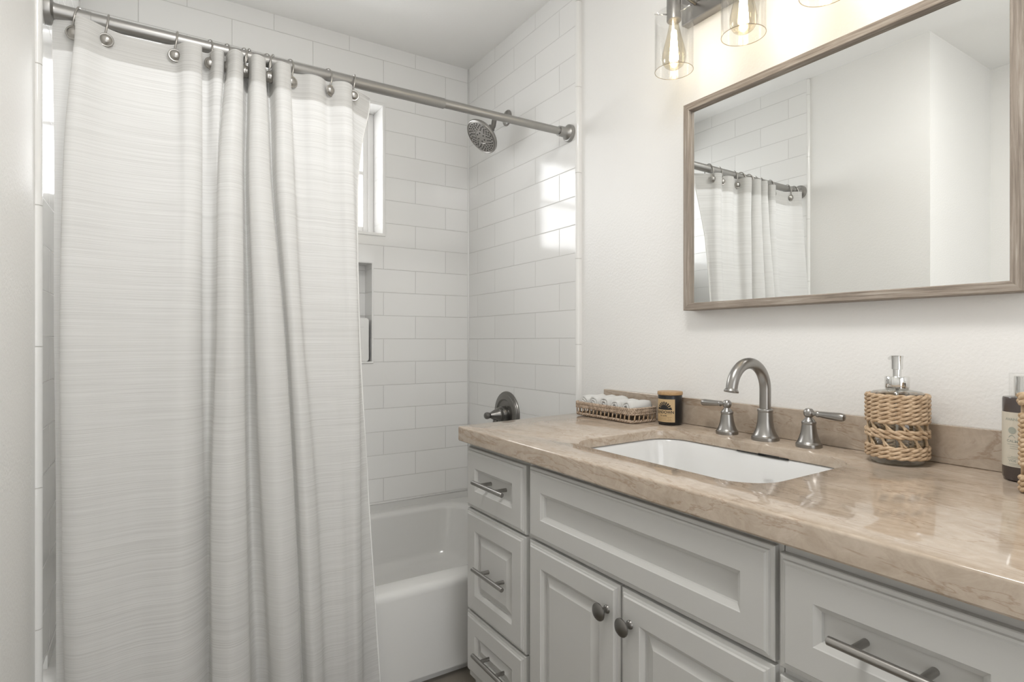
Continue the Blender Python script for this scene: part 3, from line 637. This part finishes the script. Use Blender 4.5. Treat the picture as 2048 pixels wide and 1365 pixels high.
per = sum(math.dist(lpo[i], lpo[(i + 1) % len(lpo)]) for i in range(len(lpo))); cnt = 40
for k in range(cnt):
    d = per * k / cnt; i = 0
    while d > math.dist(lpo[i], lpo[(i + 1) % len(lpo)]): d -= math.dist(lpo[i], lpo[(i + 1) % len(lpo)]); i = (i + 1) % len(lpo)
    a, b = Vector(lpo[i]), Vector(lpo[(i + 1) % len(lpo)]); p_ = a + (b - a).normalized() * d; lean = (b - a).normalized() * 0.003
    tube(bm, [(p_.x, p_.y, tz + 0.006), (p_.x + lean.x, p_.y + lean.y, tz + 0.027)], 0.0021, 6)
o = obj('upright_stakes', bm, M['reed'], t, True)
bm = bmesh.new()
for q, (zz, fl) in enumerate(((0.0262, 1), (0.0312, -1), (0.0362, 1), (0.0410, -1))): rope_ring(bm, rrect(TX0 + 0.001, TX1 - 0.001, TY0 + 0.001, TY1 - 0.001, 0.015, 4), tz + zz, 0.0018, 0.0022, 44, flip=fl)
obj('rim_braid', bm, M['reed_grey'], t, True)
LABT = ['rolled white washcloth at the far end of the tray, next to the shower wall', 'second rolled white washcloth from the far end of the tray', 'middle rolled white washcloth in the woven tray', 'fourth rolled white washcloth, second from the candle end of the tray', 'rolled white washcloth at the near end of the tray, next to the candle']
for k in range(5):
    yc = TY1 - 0.034 - k * 0.0492; rr = 0.0270 + 0.0012 * ((k * 7) % 3 - 1); zc = tz + 0.006 + rr + 0.009
    bm = bmesh.new(); turns = 2.6; n = 72; rngs = []; lx = 8
    for i in range(n + 1):
        s = i / n; a = 2 * PI * turns * s + 0.8 * k; r = 0.006 + (rr - 0.006) * s ** 0.9; pr = []
        for q in range(lx + 1):
            x = TX0 + 0.006 + (TX1 - TX0 - 0.013) * q / lx; wob = 0.0010 * math.sin(5 * a + 7 * q + k) + 0.0008 * math.sin(40 * x * 10 + a * 3); endr = 1 - 0.10 * abs(2 * q / lx - 1) ** 4
            pr.append((x + (0.004 * (0.5 - s) if q in (0, lx) else 0) * (-1 if q == 0 else 1), yc + (r + wob) * endr * math.cos(a) * 0.96, zc + (r + wob) * endr * math.sin(a)))
        rngs.append(pr)
    rings_mesh(bm, rngs, False)
    o = tag(obj('rolled_washcloth', bm, M['towel'], None, True), LABT[k], 'towel', 'rolled washcloths in the tray')
    md = o.modifiers.new('thickness', 'SOLIDIFY'); md.thickness = 0.0052; md.offset = -1

# ------------------------------------------------------------------ candle
cx_, cy_, cr = 1.2725, 1.1520, 0.0340; cz = zt(cx_) + 0.0005
t = thing('candle', 'black candle jar with a bamboo lid and kraft sun label beside the woven tray', 'candle', (cx_, cy_, cz))
bm = bmesh.new(); lathe(bm, [(0.028, 0.0), (0.0318, 0.0012), (0.0335, 0.005), (cr, 0.010), (cr, 0.083), (0.0335, 0.0845), (0.031, 0.0845)], (cx_, cy_, cz), (0, 0, 1), 48); obj('jar', bm, M['black'], t, True, 40)
bm = bmesh.new(); lathe(bm, [(0.0335, 0.0850), (0.0352, 0.0856), (0.0356, 0.0875), (0.0356, 0.0925), (0.0348, 0.0945), (0.0, 0.0950)], (cx_, cy_, cz), (0, 0, 1), 48); obj('lid', bm, M['lidwood'], t, True, 40)
cv = Vector((-cx_, -cy_)).normalized(); rv = Vector((-cv.y, cv.x)); PH0 = math.radians(-29)
def on_jar(s, z, dr): a = PH0 + s / cr; d = cv * math.cos(a) + rv * math.sin(a); return (cx_ + d.x * (cr + dr), cy_ + d.y * (cr + dr), cz + z)
def patch(bm, s0, s1, z0, z1, dr, n=24):
    rings_mesh(bm, [[on_jar(s0 + (s1 - s0) * k / n, z, dr) for k in range(n + 1)] for z in (z0, z1)], False)
bm = bmesh.new(); patch(bm, -0.031, 0.031, 0.009, 0.074, 0.00025, 32); lb = obj('paper_label', bm, M['kraft'], t, True)
bm = bmesh.new(); sz = 0.0455                     # half sun with rays over a bar
rngs = [[on_jar(rad * math.cos(PI * k / 24), sz + rad * math.sin(PI * k / 24), 0.0005) for k in range(25)] for rad in (0.0004, 0.004, 0.008, 0.0125)]
rings_mesh(bm, rngs, False); patch(bm, -0.0225, 0.0225, sz - 0.0015, sz + 0.0022, 0.0006)
for k in range(9):
    a = PI * (k + 0.55) / 9.1; ca, sa = math.cos(a), math.sin(a)
    rings_mesh(bm, [[on_jar(rad * ca - wd * sa, sz + rad * sa + wd * ca, 0.0005) for wd in (-hw, 0, hw)] for rad, hw in ((0.0118, 0.0014), (0.0155, 0.0019), (0.0192, 0.0023), (0.0215, 0.0016))], False)
obj('sun_emblem', bm, M['ink'], lb)
bm = bmesh.new()
tb = text_mesh('SUNDOWN', 0.0106)
for v in tb.verts: v.co = Vector(on_jar(v.co.x, 0.0335 + v.co.y * 1.02, 0.0005))
obj('lettering', tb, M['ink'], lb)
bm = bmesh.new()
for (s0, s1, z) in ((-0.022, -0.004, 0.0310), (0.0, 0.022, 0.0310), (-0.022, 0.022, 0.0228), (-0.020, 0.008, 0.0195), (-0.020, 0.008, 0.0165), (-0.022, 0.022, 0.0130)): patch(bm, s0, s1, z, z + 0.0006, 0.0005)
patch(bm, 0.0115, 0.0121, 0.0130, 0.0228, 0.0005, 2)
for (s0, s1, z) in ((0.014, 0.016, 0.0195), (0.0175, 0.0195, 0.0195), (0.014, 0.0205, 0.0160)): patch(bm, s0, s1, z, z + 0.0009, 0.0005, 3)
obj('small_print', bm, M['brownink'], lb)
tb = text_mesh('soy candle', 0.0050)
for v in tb.verts: v.co = Vector(on_jar(v.co.x - 0.002, 0.0258 + v.co.y, 0.0005))
obj('small_lettering', tb, M['ink'], lb)

# ------------------------------------------------------------------ soap dispenser
sx, sy = 1.2535, 0.5490; sz0 = zt(sx) + 0.0005
t = thing('soap_dispenser', 'glass soap dispenser in a woven reed sleeve with a chrome pump, right of the faucet', 'soap dispenser', (sx, sy, sz0))
bm = bmesh.new(); lathe(bm, [(0.040, 0.0), (0.0445, 0.0015), (0.0465, 0.006), (0.0465, 0.132), (0.0455, 0.137), (0.040, 0.1405), (0.0215, 0.1435), (0.0185, 0.146), (0.0180, 0.149)], (sx, sy, sz0), (0, 0, 1), 48, True, False); g = obj('glass_bottle', bm, M['bottleglass'], t, True, 40)
bm = bmesh.new(); lathe(bm, [(0.0435, 0.0022), (0.0452, 0.010), (0.040, 0.0125), (0.0, 0.0140)], (sx, sy, sz0), (0, 0, 1), 40, True, True); obj('glass_foot', bm, M['bottleglass'], g, True, 30)
def circ(r, n=48): return [(sx + r * math.cos(2 * PI * k / n), sy + r * math.sin(2 * PI * k / n)) for k in range(n)]
bm = bmesh.new()
for q, zz in enumerate((0.0845, 0.0925, 0.1005, 0.1085, 0.1165, 0.1245, 0.1320)): rope_ring(bm, circ(0.0505), sz0 + zz, 0.0022, 0.0032, 9, seg=8, sub=8, flip=1)
for zz in (0.0560, 0.0640): rope_ring(bm, circ(0.0505), sz0 + zz, 0.0022, 0.0032, 9, seg=8, sub=8, flip=-1)
for zz in (0.0165, 0.0245, 0.0320): rope_ring(bm, circ(0.0505), sz0 + zz, 0.0022, 0.0032, 9, seg=8, sub=8, flip=1)
sl = obj('woven_sleeve', bm, M['reed'], t, True)
bm = bmesh.new()
for k in range(11):
    for (za, zb, s) in ((0.0340, 0.0540, 1), (0.0660, 0.0820, 1)):
        for da in (0.0, 0.10):
            a0 = 2 * PI * k / 11 + da + za * 3; a1 = a0 + s * (0.36 if da == 0 else 0.10)
            pts = [(sx + 0.0492 * math.cos(a0 + (a1 - a0) * q / 4), sy + 0.0492 * math.sin(a0 + (a1 - a0) * q / 4), sz0 + zb + (za - zb) * q / 4) for q in range(5)]
            tube(bm, pts, 0.0022, 6)
obj('sleeve_stakes', bm, M['reed_gold'], sl, True)
bm = bmesh.new(); lathe(bm, [(0.0205, 0.147), (0.0212, 0.148), (0.0212, 0.1685), (0.0202, 0.170), (0.008, 0.1705)], (sx, sy, sz0), (0, 0, 1), 36); pc = obj('pump_collar', bm, M['chrome'], t, True, 35)
bm = bmesh.new(); lathe(bm, [(0.0075, 0.170), (0.0075, 0.1835), (0.0098, 0.1842), (0.0100, 0.200), (0.0108, 0.208), (0.0112, 0.2105), (0.0100, 0.2112), (0.0, 0.2112)], (sx, sy, sz0), (0, 0, 1), 28)
tube(bm, [(sx + 0.004, sy + 0.004, sz0 + 0.2065), (sx + 0.018, sy + 0.018, sz0 + 0.207), (sx + 0.025, sy + 0.025, sz0 + 0.2045)], [0.0045, 0.0040, 0.0034], 12)
obj('pump_head', bm, M['chrome'], t, True, 35)
bm = bmesh.new(); tube(bm, [(sx, sy, sz0 + 0.012), (sx, sy, sz0 + 0.147)], 0.0025, 8); obj('dip_tube', bm, M['whiteplastic'], t, True)

# ------------------------------------------------------------------ bottle at the right edge
qx, qy, qr = 1.272, 0.3585, 0.0295; qz = zt(qx) + 0.0005
t = thing('toiletry_bottle', 'dark brown bottle with a cream label and clear cap, behind the basket at right', 'bottle', (qx, qy, qz))
bm = bmesh.new(); lathe(bm, [(0.024, 0.0), (0.0275, 0.0015), (qr, 0.007), (qr, 0.1400), (0.0285, 0.1435), (0.012, 0.1445)], (qx, qy, qz), (0, 0, 1), 48); obj('bottle_body', bm, M['brown'], t, True, 40)
bm = bmesh.new(); lathe(bm, [(0.0205, 0.1446), (0.0205, 0.1830), (0.0195, 0.1842), (0.0, 0.1845)], (qx, qy, qz), (0, 0, 1), 36); cp = obj('clear_cap', bm, M['glass'], t, True, 35)
bm = bmesh.new(); lathe(bm, [(0.0140, 0.1446), (0.0140, 0.1790), (0.0120, 0.1800), (0.0, 0.1800)], (qx, qy, qz), (0, 0, 1), 28); obj('spray_pump', bm, M['chrome'], cp, True, 35)
qcv = Vector((-qx, -qy)).normalized(); qrv = Vector((-qcv.y, qcv.x))
def on_q(s, z, dr): a = s / qr; d = qcv * math.cos(a) + qrv * math.sin(a); return (qx + d.x * (qr + dr), qy + d.y * (qr + dr), qz + z)
bm = bmesh.new(); n = 40; rings_mesh(bm, [[on_q(-0.0465 + 0.093 * k / n, z, 0.0003) for k in range(n + 1)] for z in (0.0250, 0.1180)], False); lb = obj('cream_label', bm, M['paper'], t, True)
bm = bmesh.new(); rings_mesh(bm, [[on_q(-0.0165 + rad * math.cos(2 * PI * k / 20), 0.0870 + rad * math.sin(2 * PI * k / 20), 0.0006) for k in range(21)] for rad in (0.0003, 0.003, 0.006)], False)
rings_mesh(bm, [[on_q(-0.022 + 0.010 * k / 6, 0.074 + 0.004 * math.sin(PI * k / 6) + h_, 0.0006) for k in range(7)] for h_ in (0.0, 0.0016)], False)
for z, s0 in ((0.0630, -0.024), (0.0595, -0.020), (0.0560, -0.020), (0.0420, -0.018), (0.0395, -0.024), (0.0300, -0.022), (0.0275, -0.020)):
    rings_mesh(bm, [[on_q(s0 + 0.024 * k / 8, z + h_, 0.0006) for k in range(9)] for h_ in (0.0, 0.0007)], False)
obj('label_print', bm, M['greenink'], lb)
for s, zz, size in (('AVANA', 0.1040, 0.0060), ('CALM', 0.0670, 0.0060), ('VOI', 0.0335, 0.0060)):
    tb = text_mesh(s, size)
    for v in tb.verts: v.co = Vector(on_q(-0.0165 + v.co.x * 1.1, zz + v.co.y, 0.0006))
    obj('lettering', tb, M['greenink'], lb)

# ------------------------------------------------------------------ basket at the right edge
gx0, gx1, gy0, gy1 = 1.163, 1.229, 0.195, 0.3385; gz = zt(1.19) + 0.001
t = thing('woven_basket', 'tall golden reed basket cut off by the right edge of the photo', 'basket', ((gx0 + gx1) / 2, (gy0 + gy1) / 2, gz))
lp = lambda i, r=0.010: rrect(gx0 + i, gx1 - i, gy0 + i, gy1 - i, r, 4)
bm = bmesh.new(); rings_mesh(bm, [at_z(lp(0.005), gz), at_z(lp(0.005), gz + 0.005)], True, True, True); obj('basket_base', bm, M['reed'], t)
bm = bmesh.new()
for q, zz in enumerate((0.0055, 0.0140, 0.0225)): rope_ring(bm, lp(0.004), gz + zz, 0.0022, 0.0036, 20, seg=8, sub=5)
for q in range(11): rope_ring(bm, lp(0.004), gz + 0.0455 + q * 0.0076, 0.0020, 0.0036, 20, seg=8, sub=5)
for q, zz in enumerate((0.1440, 0.1525)): rope_ring(bm, lp(0.003), gz + zz, 0.0024, 0.0042, 14, seg=8, sub=5)
obj('woven_wall', bm, M['reed_gold'], t, True)
bm = bmesh.new()
lq = lp(0.005); per = sum(math.dist(lq[i], lq[(i + 1) % len(lq)]) for i in range(len(lq)))
for k in range(20):
    d = per * k / 20; i = 0
    while d > math.dist(lq[i], lq[(i + 1) % len(lq)]): d -= math.dist(lq[i], lq[(i + 1) % len(lq)]); i = (i + 1) % len(lq)
    a, b = Vector(lq[i]), Vector(lq[(i + 1) % len(lq)]); p_ = a + (b - a).normalized() * d
    tube(bm, [(p_.x, p_.y, gz + 0.004), (p_.x, p_.y, gz + 0.150)], 0.0030, 8)
obj('stakes', bm, M['reed'], t, True)

# ------------------------------------------------------------------ mirror
mx = 1.283; k_ = mx / 1.3105
my0, my1, mz0, mz1 = 0.3700 * k_, 1.1375 * k_, H + 0.0885 * k_, H + 0.6840 * k_
t = thing('wall_mirror', 'rectangular mirror in a weathered grey-brown wood frame above the vanity', 'mirror', (XP, (my0 + my1) / 2, mz0))
prof = [(0.0, XP - 0.001), (0.0, mx + 0.0015), (0.0015, mx), (0.0185, mx), (0.0200, mx + 0.0015), (0.0200, mx + 0.0130), (0.0200, XP - 0.001)]
def rail(a, b, inward):          # mitred rail from corner a to corner b
    bm = bmesh.new(); rs = []
    for c, s in ((a, 1), (b, -1)):
        rs.append([(x, c[0] + i * inward[0] + i * s * (b[0] - a[0]) / max(abs(b[0] - a[0]), abs(b[1] - a[1])), c[1] + i * inward[1] + i * s * (b[1] - a[1]) / max(abs(b[0] - a[0]), abs(b[1] - a[1]))) for i, x in prof])
    rings_mesh(bm, rs, True, True, True); return bm
c00, c10, c11, c01 = (my0, mz0), (my1, mz0), (my1, mz1), (my0, mz1)
obj('frame_rail', rail(c00, c10, (0, 1)), M['fw_h'], t); obj('frame_rail', rail(c01, c11, (0, -1)), M['fw_h'], t)
obj('frame_stile', rail(c00, c01, (1, 0)), M['fw_v'], t); obj('frame_stile', rail(c10, c11, (-1, 0)), M['fw_v'], t)
bm = bmesh.new(); box(bm, mx + 0.0125, mx + 0.0165, my0 + 0.0185, my1 - 0.0185, mz0 + 0.0185, mz1 - 0.0185); obj('mirror_glass', bm, M['mirror'], t)

# ------------------------------------------------------------------ vanity light
lx_, lz0, lz1 = 1.215, H + 0.7405, H + 0.8985
t = thing('vanity_light', 'brushed nickel bar light with clear glass cylinder shades above the mirror', 'light fixture', (XP, 0.778, H + 0.96))
bm = bmesh.new(); box(bm, XP - 0.030, XP - 0.0005, 0.410, 1.135, H + 0.910, H + 1.005, 0.003); box(bm, XP - 0.0315, XP - 0.029, 0.414, 1.131, H + 0.954, H + 0.956); obj('backplate', bm, M['nickel'], t)
for i, y in enumerate((1.0860, 0.8690, 0.6700, 0.4720)):
    zs = lz1 + 0.040
    bm = bmesh.new(); tube(bm, [(XP - 0.03, y, H + 0.955), (lx_ + 0.035, y, H + 0.962), (lx_ + 0.012, y, H + 0.960), (lx_, y, zs)], 0.0075, 12); obj('arm', bm, M['nickel'], t, True, 40)
    bm = bmesh.new(); lathe(bm, [(0.010, 0.046), (0.0180, 0.044), (0.0195, 0.040), (0.0195, -0.020), (0.0180, -0.022), (0.014, -0.022)], (lx_, y, lz1), (0, 0, 1), 28); sk = obj('socket', bm, M['nickel'], t, True, 30)
    for q in range(3):
        a = 2 * PI * q / 3 + 0.55; bm = bmesh.new(); tube(bm, [(lx_ + 0.018 * math.cos(a), y + 0.018 * math.sin(a), lz1 - 0.004), (lx_ + 0.054 * math.cos(a), y + 0.054 * math.sin(a), lz1 - 0.004)], 0.0022, 8); obj('shade_pin', bm, M['chrome'], sk, True)
    bm = bmesh.new(); lathe(bm, [(0.022, 0.158), (0.042, 0.158), (0.0500, 0.154), (0.0516, 0.146), (0.0516, 0.0), (0.0500, 0.0), (0.0500, 0.145)], (lx_, y, lz0), (0, 0, 1), 48, False, False); gs = obj('glass_shade', bm, M['glass'], t, True, 40)
    bm = bmesh.new(); tube(bm, [(lx_ + 0.0508 * math.cos(2 * PI * q / 48), y + 0.0508 * math.sin(2 * PI * q / 48), lz0) for q in range(48)], 0.0009, 6, True); obj('rim', bm, M['rimglass'], gs, True)
    bz = lz1 - 0.022
    bm = bmesh.new(); lathe(bm, [(0.0125, 0.0), (0.0130, -0.008), (0.0150, -0.020), (0.0200, -0.042), (0.0265, -0.066), (0.0310, -0.086), (0.0320, -0.098), (0.0300, -0.112), (0.0240, -0.122), (0.0140, -0.129), (0.0, -0.131)], (lx_, y, bz), (0, 0, 1), 32, False, True); bl = obj('bulb', bm, M['bulbglass'], t, True)
    bm = bmesh.new()
    for q in range(6): a = 2 * PI * q / 6 + 0.2; tube(bm, [(lx_ + 0.0050 * math.cos(a), y + 0.0050 * math.sin(a), bz - 0.026), (lx_ + 0.0105 * math.cos(a), y + 0.0105 * math.sin(a), bz - 0.106)], 0.0022, 6)
    obj('filament', bm, M['filament'], bl, True)
    light('bulb_glow', 'POINT', (lx_, y, bz - 0.07), (0, 0, 0), 0.085, (1.0, 0.78, 0.50), shadow_soft_size=0.012)
